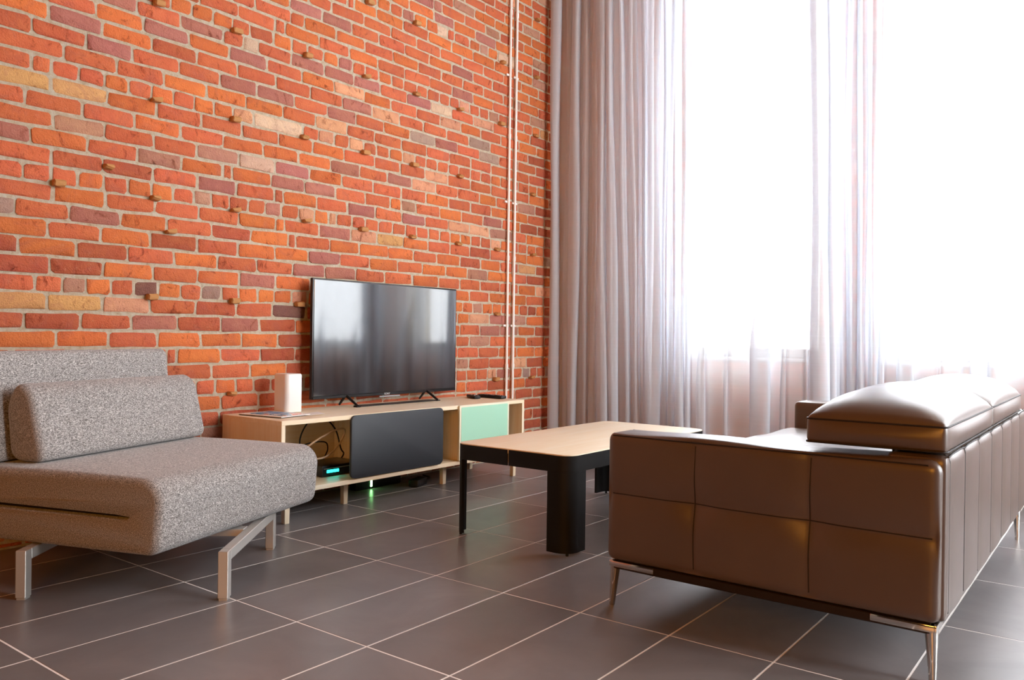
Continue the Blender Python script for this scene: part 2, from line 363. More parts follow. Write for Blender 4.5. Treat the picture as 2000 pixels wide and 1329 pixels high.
# brick wall: courses read from the photograph: course:start(mm)colour
DATA = '3:3132d,3336d;4:3131r,3234d,3444d;5:3124d,3338o;6:2397r,2808r,2967r,3023d,3231d,3440d;7:2396o,2495r,2712d,2965o,3136d,3335o;8:581r,681o,791r,891d,990d,1092d,1194d,2398r,2498r,2600r,2714a,2810p,2964r,3105g,3198d,3283r,3385g;9:392r,658r,870o,1081d,2393m,2521r,2730r,2967a,3152d,3352o;10:434r,483o,706r,928d,1133d,2405r,2614r,2831o,2973o,3037o,3248o,3464d;11:-254o,-35o,175r,390o,604o,816o,1030d,2391r,2522m,2733r,2971o,3149r,3370d;12:-254d,-157d,60r,272p,485d,704p,921d,1136o,2426r,2627p,2842p,2970m,3048o,3249d;13:-255t,-70t,147a,355r,572d,786r,995k,1205d,2400o,2516a,2727p,2968m,3145o,3355p;14:-256r,-114r,-15m,79o,184r,285k,395o,498r,601g,707r,801o,907o,1006o,1112a,1215r,2453r,2552m,2653o,2758o,2856r,2967o,3059r,3159d,3260o,3361d,3461d;15:-256d,-62d,147o,367r,582o,802p,1013o,2519r,2723o,2965o,3138r,3356d;16:-257d,-177o,40d,252r,467o,681r,899r,1116p,1325p,1541r,1761r,1991o,2219r,2422r,2628r,2836r,2964r,3047o,3458d;17:-258o,-72r,138o,352d,578r,792o,1006o,1214p,1427r,1644o,1862r,2073o,2286o,2492m,2703o,2974r,3142d,3356o;18:-258g,-193r,10p,220o,429r,652d,864o,1085r,1133r,1354o,1567o,1786o,1995r,2199o,2419d,2628o,2835r,2973d,3040t,3253d,3454d;19:-259r,-54o,157r,371r,586r,796o,1007o,1063r,1280p,1504a,1697t,1907o,2121r,2323r,2513d,2725r,2971o,3139o,3353g;20:-260r,-163r,43o,252o,357o,458r,560m,649r,744d,847r,946p,1043r,1148a,1251o,1346a,1402r,1512r,1608r,1708r,1817r,1925r,2019r,2124r,2225r,2420o,2527r,2626r,2731a,2840o,2970r,3037r,3142o,3245o,3346d;21:-260r,-60r,143d,363r,575p,781r,998r,1053o,1265r,1477p,1683r,1895p,2092r,2302a,2506a,2717m,2968r,3131o,3354p;22:-261p,-139o,80r,291m,497o,706r,759o,978p,1183p,1392r,1605r,1799o,1887m,2013r,2222o,2428r,2647p,2854r,2967o,3056d,3266d,3478d;23:-262r,-54m,149r,363r,573m,792w,998p,1215o,1434r,1663r,1886r,2099o,2305r,2731o,2965o,3146r,3351d;24:-262r,-159r,59r,274o,492r,706o,929o,1144o,1355p,1560r,1772p,1975a,2184r,2389r,2607o,2964r,3026m,3234d,3449d;25:-263t,-65t,157o,376r,591r,809r,1017o,1233o,1448r,1672r,1877r,2086a,2295r,2515r,2725r,2975r,3156o;26:-264r,-138r,-62r,43r,147o,250r,353o,455r,555o,657o,758a,871w,1169r,1272a,1379r,1482a,1589r,1686r,1788o,1895a,1998r,2092r,2196r,2299r,2398r,2514r,2617r,2723o,2828r,2974r,3030r,3155o,3254o,3356d,3460d;27:-264r,-19r,196r,407o,618o,827o,1043r,1251a,1465r,1670r,1884r,2097r,2304r,2516r,2722r,2972r,3153r,3359o;28:-265r,-137r,68p,265r,479r,685p,887p,1113r,1327p,1530r,1740o,1953g,2172p,2380r,2597g,2808r,2971r,3022r,3236d;29:-260o,-75p,135o,349d,566r,780r,999r,1216r,1432p,1647a,1865r,2068r,2276r,2493g,2710r,2969r,3141d,3346o;30:-85r,107o,312p,526o,733p,943r,1160o,1372a,1588o,1796r,2006r,2215a,2412o,2615r,2827r,3033o,3242o;31:132p,282r,484p,701r,810w,897r,1090p,1305p,1510p,1709r,1923p,2130w,2321r,2535a,2742r,2966o,3162d,3368d;32:390r,435o,540o,644o,750r,844d,984o,1094r,1195r,1299o,1399p,1501r,1594r,1696o,1799r,1896r,2007r,2097r,2205r,2301r,2394a,2497r,2596r,2693m,2801r,2993r,3087r,3185o,3279t,3392r;33:576r,778r,990r,1053o,1267r,1477o,1689r,1902r,2117r,2528o,2738r,2964r,3159m,3360r;34:744r,875r,1083r,1171o,1384o,1589r,1806o,2014r,2223r,2427r,2633r,2848r,2962m,3037o,3256r;35:925o,1080p,1288p,1491r,1696r,1902r,2111o,2525r,2729r,2973o,3145o,3367r;36:1196r,1350r,1578r,1788r,1999r,2210r,2420r,2630r,2846r,2972o,3048o,3257r;37:1459r,1509o,1675o,1887r,2101o,2315o,2522o,2747o,2970o,3180m,3363d;38:1680o,1780r,1880p,1980o,2086o,2186w,2272r,2340r,2486r,2591m,2680o,2779w,2969r,3067r,3178d,3269d,3376d;39:1788o,1933o,2150p,2334o,2546p,2757o,2967o,3181m,3374d;40:1961p,2146p,2219r,2437r,2648m,2966r,3074o,3275o;41:2536o,2745o,2964o,3165o,3371r;42:2435r,2642r,2854o,2963r,3061m,3262r;43:2739r,2961o,3170o,3368r;44:2973o,3072r,3178r,3273r,3376d;45:3163r,3365d'
BC = dict(r='DE7450', o='EA8148', d='B85C44', p='B97B72', m='C09680', t='E4B478', a='F3B691', g='A89D93', k='5C5354', w='F0D8BE')
BC = {k: hexc(v) for k, v in BC.items()}
def zline(n):
    a, b, c = .21617884, 13.22004848, .63525217 - n
    return (-b + math.sqrt(b * b - 4 * a * c)) / (2 * a)
courses = {}
for part in DATA.split(';'):
    k, v = part.split(':'); courses[int(k)] = [(int(e[:-1]) / 1000, e[-1]) for e in v.split(',')]
def rndc(): return random.choice('rrrrrrooooddpam')
bricks = []                      # x0, x1, z0, z1, colour
XL, XR = -3.2, XW - .005
HEAD = (2, 8, 14, 20, 26, 32, 38, 44, 50, 56, 62, 68)
for k in range(0, 72):
    z0, z1 = zline(k), zline(k + 1)
    if z0 > CEIL - .02: break
    std = .1045 if k in HEAD else .2115
    js = list(courses.get(k, []))
    if not js: js = [(XL + (0 if k % 2 else .1) + U(-.02, .02), rndc())]
    if len(js) > 1 and js[0][0] < -.2: js[0] = (min(js[0][0], js[1][0] - std), js[0][1])   # first brick is cut by the frame
    first = js[0][0]; x = first; pre = []
    while x > XL: x -= std * U(.98, 1.02); pre.append((x, rndc()))
    js = sorted(pre) + js; js.append((max(js[-1][0] + std, XR), None))
    out = []
    for (a, c), (b, _) in zip(js, js[1:]):
        L = b - a; n = max(1, round(L / std)) if L > std * 1.32 else 1
        if c == 'w' and L < .35: n = 1
        for q in range(n): out.append((a + L * q / n, a + L * (q + 1) / n, c if q == 0 else rndc()))
    for a, b, c in out:
        a, b = max(a, XL), min(b, XR)
        if b - a > .03: bricks.append((a, b, max(z0, .002), min(z1, CEIL - .002), c or 'r'))
def brick_proto(L, H, D):
    """uneven hand-made brick face: 48 triangles"""
    pts = []
    for (sx, sz) in ((1, 1), (-1, 1), (-1, -1), (1, -1)):
        ch = min(U(.004, .012), L * .16)
        a = (sx * (L / 2 - (ch if sx * sz < 0 else 0)), sz * (H / 2 - (0 if sx * sz < 0 else ch)))
        b = (sx * (L / 2 - (0 if sx * sz < 0 else ch)), sz * (H / 2 - (ch if sx * sz < 0 else 0)))
        pts += [a, b]
    pts.insert(2, (0, H / 2)); pts.insert(7, (0, -H / 2))
    pts = [(x + U(-.0035, .0028), z + U(-.0036, .003)) for x, z in pts]
    bm = bmesh.new(); n = len(pts)
    r0 = [bm.verts.new((x, 0, z)) for x, z in pts]
    r1 = [bm.verts.new((x, -D + .0045 + U(-.0015, .0015), z)) for x, z in pts]
    r2 = [bm.verts.new((x * (1 - .011 / L * 1.6), -D + U(-.002, .0014), z * (1 - .0075 / H * 1.6))) for x, z in pts]
    c = [bm.verts.new((x, -D + U(-.0025, .0008), 0)) for x in (-L * .27, L * .27)]
    for A, B in ((r0, r1), (r1, r2)):
        for i in range(n): bm.faces.new((A[i], A[(i + 1) % n], B[(i + 1) % n], B[i]))
    for i in range(n):
        a, b = r2[i], r2[(i + 1) % n]
        ca, cb = (c[1] if pts[i][0] > .001 else c[0]), (c[1] if pts[(i + 1) % n][0] > .001 else c[0])
        bm.faces.new((a, b, ca)) if ca is cb else (bm.faces.new((a, b, cb)), bm.faces.new((a, cb, ca)))
    bmesh.ops.recalc_face_normals(bm, faces=bm.faces); me = finish(bm, .75); me.name = 'brick'
    me.materials.append(MAT['brick']); return me
PH = .0613
protos = {'s': [(brick_proto(.2, PH, .011), .2) for _ in range(16)], 'h': [(brick_proto(.094, PH, .011), .094) for _ in range(10)], 'q': [(brick_proto(.045, PH, .011), .045) for _ in range(3)]}
CAMP = Vector((-1.5092, -2.5354, 0.8445))
def px(p):
    d = Vector(p) - CAMP; z = d.dot(_f); return (1000 + 1583.46 * d.dot(_r) / z, 664.5 - 1583.46 * d.dot(_u) / z, z)
def seen(b):
    cx, cz = (b[0] + b[1]) / 2, (b[2] + b[3]) / 2; X, Y, z = px((cx, YW, cz))
    if not (-40 < X < 1100 and -20 < Y < 900): return 0
    if cz < .76 and cx < .36: return 0                 # behind the chair
    if cz < .45 and cx < 2.6: return 0                 # behind the console
    if 1.2 < cx < 2.2 and .55 < cz < 1.12: return 0    # behind the television
    d = CAMP - Vector((cx, YW, cz)); return (b[1] - b[0]) * (b[3] - b[2]) * abs(d.y) / d.length ** 3
wall = obj('wall_left', box2(XB, XW + .3, YW, YW + .25, 0, CEIL, 0), MAT['mortar'], kind='structure')
bricks.sort(key=seen, reverse=True)
jv, jf, jc = [], [], []
def place(b):
    L, H = b[1] - b[0] - U(.009, .014), b[3] - b[2] - U(.0105, .015)
    kind = 's' if L > .15 else ('h' if L > .065 else 'q'); me, l0 = random.choice(protos[kind])
    m = Matrix.Translation(((b[0] + b[1]) / 2, YW + U(.0025, .0068), (b[2] + b[3]) / 2 + U(-.0012, .0012))) @ Matrix.Rotation(U(-.012, .012), 4, 'Y') @ Matrix.Rotation(U(-.014, .014), 4, 'Z') @ Matrix.Diagonal((L / l0 * random.choice((1, 1)), 1, H / PH, 1))
    v = U(.80, 1.12); c = BC[b[4]]; c = (min(c[0] * v, 1), min(c[1] * v * U(.93, 1.07), 1), min(c[2] * v * U(.93, 1.07), 1), 1)
    return me, m, c
for i, b in enumerate(bricks):
    me, m, c = place(b)
    if i < 298:
        o = obj('brick', me, None, wall); o.matrix_world = m; o.color = c
    else:
        n0 = len(jv); jv += [m @ v.co for v in me.vertices]
        for p in me.polygons: jf.append([n0 + q for q in p.vertices]); jc.append(c)
def joined(name, verts, faces, cols, mat, parent):
    me = bpy.data.meshes.new('m'); me.from_pydata(verts, [], faces); me.shade_smooth(); me.set_sharp_from_angle(angle=.75)
    at = me.color_attributes.new('brick_colour', 'FLOAT_COLOR', 'CORNER')
    for p, c in zip(me.polygons, cols):
        for li in p.loop_indices: at.data[li].color = c
    return obj(name, me, mat, parent, kind='stuff')
joined('smaller_bricks', jv, jf, jc, MAT['brick_far'], wall)
# broken brick stubs standing proud under the header courses (pixel spots read off the photograph)
STUBS = [(297, 193, 26), (452, 233, 26), (588, 267, 26), (707, 297, 26), (803, 322, 26), (893, 346, 26), (105, 361, 20), (295, 384, 20), (452, 410, 20), (592, 431, 20), (703, 450, 20), (800, 463, 20), (890, 477, 20), (966, 490, 20), (1036, 499, 20), (288, 583, 14), (450, 590, 14), (578, 596, 14), (966, 619, 14), (455, 56, 32), (594, 104, 32), (709, 147, 32), (808, 181, 32), (893, 214, 32), (974, 241, 32), (1042, 266, 32), (808, 46, 38), (977, 119, 38), (1043, 152, 38), (1045, 40, 44), (445, 768, 8), (963, 742, 8), (1033, 742, 8), (1036, 384, 26), (302, 3, 32), (716, 2, 38), (203, 325, 22), (325, 452, 18)]
stub_me = []
for _ in range(5):
    bm = bmesh.new(); add_box(bm, (0, -.013, 0), (U(.04, .058), .03, U(.018, .026)), .005, 1, Matrix.Rotation(U(-.15, .15), 3, 'Y'))
    for v in bm.verts: v.co += Vector((U(-.003, .003), U(-.006, .004) if v.co.y < -.02 else 0, U(-.004, .002)))
    me = finish(bm); me.name = 'brick_stub'; me.materials.append(MAT['stub']); stub_me.append(me)
for X, Y, n in STUBS:
    d = (_f + _r * ((X - 1000) / 1583.46) - _u * ((Y - 664.5) / 1583.46)); t = (YW - CAMP.y) / d.y
    p = CAMP + d * t; o = obj('brick_stub', random.choice(stub_me), None, wall, (p.x + .012, YW - .004, zline(n) + .004 if n not in (22, 18) else p.z))

# window wall: brick with tall openings
wbm = bmesh.new()
ys = [YW + .25] + [v for ab in WINS for v in ab] + [YR]
add_box(wbm, (XW + .15, (YW + .25 + YR) / 2, WZ0 / 2), (.3, YW + .25 - YR, WZ0))
add_box(wbm, (XW + .15, (YW + .25 + YR) / 2, (WZ1 + CEIL) / 2), (.3, YW + .25 - YR, CEIL - WZ1))
for a, b in zip(ys[0::2], ys[1::2]): add_box(wbm, (XW + .15, (a + b) / 2, (WZ0 + WZ1) / 2), (.3, a - b, WZ1 - WZ0))
wwin = obj('wall_front', finish(wbm), MAT['mortar'], kind='structure')
jv, jf, jc = [], [], []
for k in range(0, 72):
    z0, z1 = max(zline(k), .002), min(zline(k + 1), CEIL - .002)
    if z1 - z0 < .03: continue
    spans = [(YW - .01, YR + .02)] if (z1 <= WZ0 + .02 or z0 >= WZ1 - .02) else list(zip([YW - .01] + [v[1] for v in WINS], [v[0] for v in WINS] + [YR + .02]))
    for a, b in spans:
        y = a; std = .1045 if k in HEAD else .2115; firstb = True
        while y > b + .03:
            L = min(std * (.5 if (firstb and k % 2 and k not in HEAD) else 1), y - b); firstb = False
            me, m, c = place((-L / 2, L / 2, z0, z1, rndc()))
            m2 = Matrix.Translation((XW, y - L / 2, 0)) @ Matrix.Rotation(-math.pi / 2, 4, 'Z') @ Matrix.Translation((0, -YW, 0)) @ m
            n0 = len(jv); jv += [m2 @ v.co for v in me.vertices]
            for p in me.polygons: jf.append([n0 + q for q in p.vertices]); jc.append(c)
            y -= L
joined('brickwork_behind_curtain', jv, jf, jc, MAT['brick_far'], wwin)
for i, (a, b) in enumerate(WINS):
    e = empty('window_%d' % (i + 1), (XW + .16, (a + b) / 2, WZ0)); tag(e, kind='structure')
    W, H = a - b, WZ1 - WZ0
    for nm, c, s in (('stile', (0, W / 2 - .025, H / 2), (.06, .05, H)), ('stile', (0, -W / 2 + .025, H / 2), (.06, .05, H)), ('rail', (0, 0, .03), (.06, W - .1, .06)), ('rail', (0, 0, H - .03), (.06, W - .1, .06)), ('rail', (0, 0, H * .62), (.05, W - .1, .05))):
        obj(nm, box(c, s, .004, 1), MAT['winframe'], e)
    for z0, z1 in ((.06, H * .62 - .025), (H * .62 + .025, H - .06)):
        obj('pane', box((0, 0, (z0 + z1) / 2), (.006, W - .1, z1 - z0), 0), MAT['glass'], e)
    obj('sill', box((-.10, 0, -.012), (.16, W - .004, .024), .004, 1), MAT['winframe'], e)

# ------------------------------------------------------------------ sheer curtains
def curtain(y0, y1, folds, label, xbase=3.40, seedv=1):
    rnd = random.Random(seedv)
    ph = [rnd.uniform(0, 6.28) for _ in range(4)]
    zs = [.012 + (CEIL - .03) * (i / 44) for i in range(45)]
    folds = sorted(folds, key=lambda f: -f[0])
    verts = []; faces = []; ncol = None
    for z in zs:
        row = []
        def base(y): return xbase + .011 * math.sin(y * 9 + ph[0] + .15 * z) + .006 * math.sin(y * 23 + ph[1] + .3 * z) + .012 * math.sin(y * 3.1 + ph[2])
        yc = y0
        for (fy, fw, fd, z_top, lean) in folds:
            s = 1.0 if z_top is None else max(0.0, min(1.0, (z_top - z) / .45)); s = s * s * (3 - 2 * s)
            spread = 1 + .25 * math.sin(z * 2.1 + fy * 17); c = fy + lean * (z - 1.2) + .004 * math.sin(z * 3 + fy * 40)
            wid = fw * spread; a, b = c + wid * .25, c - wid * .25
            for q in range(5):
                y = yc + (a - yc) * q / 5; row.append((base(y), y, z))
            for q in range(13):
                t = q / 12
                y = c + wid / 2 * (.5 * math.cos(math.pi * t) + .72 * s * math.sin(2 * math.pi * t))
                row.append((base(y) - s * fd * math.sin(math.pi * t) ** .85, y, z))
            yc = b
        for q in range(7):
            y = yc + (y1 - yc) * q / 6; row.append((base(y), y, z))
        ncol = len(row); verts += row
    for i in range(len(zs) - 1):
        for j in range(ncol - 1):
            k = i * ncol + j; faces.append((k, k + 1, k + ncol + 1, k + ncol))
    me = bpy.data.meshes.new('m'); me.from_pydata(verts, [], faces); me.shade_smooth()
    return obj('curtain', me, MAT['curtain'], label=label, cat='curtain', group='sheer curtains along the window wall')
FL = [(.80, .06, .07, None, .006), (.715, .04, .04, None, 0), (.64, .075, .07, None, .004), (.55, .04, .04, None, .008), (.47, .05, .05, None, 0), (.40, .07, .07, None, .02), (.315, .06, .06, None, .03), (.225, .035, .05, None, .03), (.15, .05, .05, None, .025), (.075, .03, .06, None, .02), (.015, .085, .075, None, .01), (-.06, .03, .05, None, .008), (-.115, .045, .06, None, .006), (-.185, .07, .07, None, .01),
      (-.235, .03, .05, None, .01), (-.33, .045, .05, 1.0, .01), (-.50, .03, .03, .95, 0), (-.715, .10, .07, 1.25, .012), (-.86, .04, .04, .95, 0), (-1.0, .03, .03, .9, 0), (-1.085, .085, .08, None, .02), (-1.15, .03, .06, None, .02)]
FR_ = [(-1.205, .05, .07, None, .012), (-1.255, .06, .08, None, .01), (-1.31, .05, .08, None, .01), (-1.365, .055, .07, None, .012), (-1.41, .03, .05, None, .01), (-1.53, .07, .06, 1.1, .01), (-1.70, .03, .03, .85, 0), (-1.83, .05, .04, .95, 0), (-1.96, .06, .06, 1.2, .01), (-2.15, .05, .04, .9, 0), (-2.35, .05, .04, 1.0, 0), (-2.58, .05, .05, .9, 0), (-2.85, .06, .06, None, 0), (-2.95, .06, .06, None, 0), (-3.05, .05, .05, None, 0)]
curtain(.865, -1.19, FL, 'pale sheer curtain gathered in close pleats beside the brick wall', 3.40, 3)
curtain(-1.13, -3.15, [(fy + .12 * (fy + 2.535) / 4.91, a_, b_, c_, d_) for fy, a_, b_, c_, d_ in FR_], 'pale sheer curtain hanging behind the leather sofa, meeting the other in mid window', 3.53, 5)
curtain(-3.2, YR + .1, [(-3.3 - .17 * i, .06, .06, None if i % 3 else 1.1, 0) for i in range(13)], 'pale sheer curtain farthest from the brick wall, wholly right of the leather sofa', 3.40, 9)

# conduits on the brick wall
for x, nm, lab in ((2.895, 'conduit_pipe', 'thin pale painted conduit pipe on brick wall, left one of the pair'), (2.966, 'conduit_pipe', 'thin pale painted conduit pipe on brick wall, right one nearer the curtain')):
    e = empty(nm, (x, YW - .021, .02), 0, lab, 'pipe', 'pair of conduit pipes up the brick wall')
    obj('tube', tube([(0, 0, 0), (0, 0, CEIL - .03)], .0092, 10), MAT['conduit'], e)
    for z in (.62, 1.365, 2.2, 3.05): obj('coupling', tube([(0, 0, z - .016), (0, 0, z + .016)], .0118, 10), MAT['conduit'], e)
    for z in (.9, 1.75, 2.62, 3.5): obj('strap', box((-.006 if x < 2.93 else .006, .009, z), (.052, .012, .014), .002, 1), MAT['conduit'], e)
# wall outlet, dimly seen through the curtain
e = empty('wall_outlet', (XW - .012, -.02, .29), 0, 'small pale wall outlet low on the brick wall behind the sheer curtain', 'outlet')
obj('cover_plate', box((-.004, 0, 0), (.012, .075, .115), .004, 2), MAT['white'], e)
for z in (-.024, .024): obj('socket', box((-.011, 0, z), (.004, .034, .028), .0015, 1), MAT['white'], e)
# added housing behind the unseen warm light, on the back wall
e = empty('added_wall_lamp', (XB + .002, -3.7, 2.2), 0, 'added wide lamp housing for the unseen warm light behind the camera', 'lamp')
obj('housing', box((.04, 0, 0), (.07, 2.4, 1.8), .01, 2), MAT['white'], e)

# ------------------------------------------------------------------ sleeper chair (left)
CA = math.radians(19.5)
chair = empty('sleeper_chair', (-.21, -.20, 0), CA, 'armless grey tweed sleeper chair with folded seat on satin steel legs', 'chair')
# local axes: x along the width, y towards the backrest, z up
def slab_profile():
    """side view (y, z) of the folded seat: two slabs joined by the rounded front, open slot between"""
    zb, zt, d = .157, .395, .80; zs0, zs1 = .266, .281
    P = []
    def arc(cy, cz, ry, rz, a0, a1, n):
        for k in range(n + 1):
            a = math.radians(a0 + (a1 - a0) * k / n); P.append((cy + ry * math.cos(a), cz + rz * math.sin(a)))
    arc(.05, zb + .045, .05, .045, 270, 180, 7)          # front, lower corner
    arc(.065, zt - .075, .075, .075, 180, 90, 9)         # front, upper corner
    for k in range(1, 12): P.append((.065 + (d - .03 - .065) * k / 12, zt + .004 * math.sin(math.pi * k / 12)))
    arc(d - .03, zt - .03, .03, .03, 90, 0, 4); arc(d - .02, zs1 + .02, .02, .02, 0, -90, 4)
    for k in range(1, 14): P.append((d - .02 + (.115 - d + .02) * k / 14, zs1 - .004 * (k / 14)))
    P.append((.104, .2735)); 
    for k in range(0, 14): P.append((.115 + (d - .02 - .115) * k / 14, zs0))
    arc(d - .02, zs0 - .02, .02, .02, 90, 0, 4); arc(d - .02, zb + .02, .02, .02, 0, -90, 4)
    for k in range(1, 12): P.append((d - .02 + (.05 - d + .02) * k / 12, zb))
    return P
def profile_solid(P, x0, x1, r, rings=5, nx=10, wt=lambda p: 1.0):
    """extrude a (y, z) outline along x with rounded ends"""
    n = len(P); area2 = sum(P[i][0] * P[(i + 1) % n][1] - P[(i + 1) % n][0] * P[i][1] for i in range(n)); sg = 1 if area2 > 0 else -1
    N = []
    for i in range(n):
        a, b = Vector(P[i - 1]), Vector(P[(i + 1) % n]); t = (b - a).normalized(); N.append(Vector((-t.y, t.x)) * sg)   # inward
    secs = []
    for k in range(rings + 1):
        a = math.pi / 2 * k / rings; secs.append((x0 + r * (1 - math.sin(a)), r * (1 - math.cos(a))))
    secs = list(reversed(secs))                      # from the end cap inwards: inset r .. 0
    secs = [(x0 + r * (1 - math.cos(math.pi / 2 * k / rings)), r * (1 - math.sin(math.pi / 2 * k / rings))) for k in range(rings + 1)]
    mids = [(x0 + r + (x1 - x0 - 2 * r) * k / nx, 0) for k in range(1, nx)]
    allsec = secs + mids + [(x0 + x1 - x, i) for x, i in reversed(secs)]
    bm = bmesh.new(); rows = []
    for x, ins in allsec: rows.append([bm.verts.new((x, p[0] + N[i].x * ins * wt(p), p[1] + N[i].y * ins * wt(p))) for i, p in enumerate(P)])
    for A, B in zip(rows, rows[1:]):
        for i in range(n): bm.faces.new((A[i], A[(i + 1) % n], B[(i + 1) % n], B[i]))
    for row in (rows[0], rows[-1]):
        for tri in tessellate_polygon([[v.co.copy() for v in row]]):
            try: bm.faces.new([row[i] for i in tri])
            except ValueError: pass
    bmesh.ops.recalc_face_normals(bm, faces=bm.faces); return finish(bm, 1.1)
obj('seat', profile_solid(slab_profile(), 0, .905, .026, wt=lambda p: .10 if (.255 < p[1] < .295 and p[0] > .09) else 1.0), MAT['fabric'], chair)
obj('slot_shade_filler', box2(.03, .875, .125, .76, .263, .284, 0), MAT['rubber'], chair)  # added black filler standing in for the shade deep in the slot
def outline(pts, r, seg=5):
    """round the corners of a closed polygon"""
    out = []; n = len(pts)
    for i in range(n):
        p = Vector(pts[i]); a = (Vector(pts[i - 1]) - p); b = (Vector(pts[(i + 1) % n]) - p); rr = r[i] if isinstance(r, (list, tuple)) else r
        rr = min(rr, a.length * .48, b.length * .48); A, B = p + a.normalized() * rr, p + b.normalized() * rr
        for k in range(seg + 1):
            t = k / seg; out.append(tuple(A * (1 - t) ** 2 + p * 2 * t * (1 - t) + B * t * t))
    # add points on long straight runs
    fin = []
    for i, p in enumerate(out):
        q = out[(i + 1) % len(out)]; fin.append(p); L = (Vector(q) - Vector(p)).length; m = int(L / .05)
        for k in range(1, m + 1): fin.append((p[0] + (q[0] - p[0]) * k / (m + 1), p[1] + (q[1] - p[1]) * k / (m + 1)))
    return fin
obj('backrest', profile_solid(outline([(.692, .40), (.735, .775), (.805, .77), (.80, .40)], [.02, .04, .04, .02]), -.02, .885, .022), MAT['fabric'], chair)
# steel base, turned a little from the seat
LEG = {'a': (-.414, .224), 'b': (-.018, -.26), 'c': (.442, .134), 'd': (.046, .618)}
Minv = chair.matrix_basis.inverted() if False else (Matrix.Translation((-.21, -.20, 0)) @ Matrix.Rotation(CA, 4, 'Z')).inverted()
LA = math.radians(40.0) - CA
def lp(k): v = Minv @ Vector((*LEG[k], 0)); return v
for k in 'abcd':
    v = lp(k)
    bm = bmesh.new(); add_box(bm, (0, 0, .0805), (.036, .032, .149), .002, 1, None)
    add_box(bm, (0, 0, .003), (.030, .026, .006))
    bmesh.ops.rotate(bm, verts=bm.verts, cent=(0, 0, 0), matrix=Matrix.Rotation(LA, 3, 'Z')); bmesh.ops.translate(bm, vec=v, verts=bm.verts)
    lo = obj('leg', finish(bm, .6), MAT['steel'], chair)
for k, q in (('b', 'c'), ('a', 'd')):
    A, B = lp(k), lp(q); d = B - A; m = (A + B) / 2
    obj('crossbar', box((0, 0, 0), (d.length - .036, .032, .034), .002, 1, None), MAT['steel'], chair).matrix_basis = Matrix.Translation((m.x, m.y, .138)) @ Matrix.Rotation(math.atan2(d.y, d.x), 4, 'Z')
A, B = (lp('b') + lp('c')) / 2, (lp('a') + lp('d')) / 2; d = B - A; m = (A + B) / 2
obj('crossbar', box((0, 0, 0), (d.length - .032, .05, .026), .002, 1, None), MAT['steel'], chair).matrix_basis = Matrix.Translation((m.x, m.y, .143)) @ Matrix.Rotation(math.atan2(d.y, d.x), 4, 'Z')
# loose wedge cushion leaning on the backrest
pil = profile_solid(outline([(.530, .402), (.590, .640), (.655, .674), (.705, .60), (.683, .402)], [.05, .07, .045, .06, .05], 8), .075, .895, .024, 7)
pil_o = obj('wedge_cushion', pil, MAT['fabric'], None, label='wedge shaped grey tweed cushion leaning on the sleeper chair backrest', cat='cushion')
pil_o.location = (-.21, -.20, 0); pil_o.rotation_euler = (0, 0, CA)

# ------------------------------------------------------------------ television console
CX0, CX1, CY0, CY1, CZ0, CZ1 = .70, 2.485, .418, .868, .130, .460
con = empty('television_console', (CX0, CY0, 0), 0, 'low pale oak television console with charcoal and mint sliding doors', 'console')
W, D = CX1 - CX0, CY1 - CY0; T = .021
def cp(name, b, mat): return obj(name, b, mat, con)
cp('top_board', box2(0, W, 0, D, CZ1 - T, CZ1, .0015, 1), MAT['oak'])
cp('bottom_board', box2(0, W, 0, D, CZ0, CZ0 + T, .0015, 1), MAT['oak'])
cp('side_board', box2(0, T, .0005, D, CZ0 + T, CZ1 - T, .001, 1), MAT['oak_end']); cp('side_board', box2(W - T, W, .0005, D, CZ0 + T, CZ1 - T, .001, 1), MAT['oak_end'])
for x in (.66, 1.20): cp('divider', box2(x, x + T, .02, D - .02, CZ0 + T, CZ1 - T, .001, 1), MAT['oak_end'])
cp('back_board', box2(T, W - T, D - .012, D - .004, CZ0 + T, CZ1 - T, 0), MAT['oak'])
def door(x0, x1, z0, z1, mat, edge, r):
    p = prism(rrect(x0 - CX0, x1 - CX0, z0, z1, r, 6), -.016, -.002, 'y', .0015, 2); o = cp('sliding_door', p, mat)
    return o
dk = door(1.088, 1.734, .156, .458, MAT['blackpanel'], None, .028); dk['label'] = 'charcoal sliding door with rounded corners'
e_ = cp('sliding_door', prism(rrect(1.866 - CX0, 2.312 - CX0, .154, .460, .008, 4), -.016, -.002, 'y', .0015, 2), MAT['mint_edge']); e_['label'] = 'mint green sliding door with cream edges'
f_ = obj('mint_panel', prism(rrect(1.880 - CX0, 2.298 - CX0, .164, .449, .006, 4), -.0175, -.012, 'y', .0008, 1), MAT['mint'], e_)
def oak_leg(x, y, s=.03):
    bm = bmesh.new(); vs = add_box(bm, (0, 0, CZ0 / 2), (s, s, CZ0), .002, 1)
    for v in bm.verts:
        if v.co.z < .02: v.co.x *= .86; v.co.y *= .86
    bmesh.ops.translate(bm, vec=(x, y, 0), verts=bm.verts); cp('leg', finish(bm, .6), MAT['oak_end'])
for x, y in ((.742, .44), (2.405, .44), (2.425, .80), (.742, .83), (1.196, .575), (1.925, .575)): oak_leg(x - CX0, y - CY0)

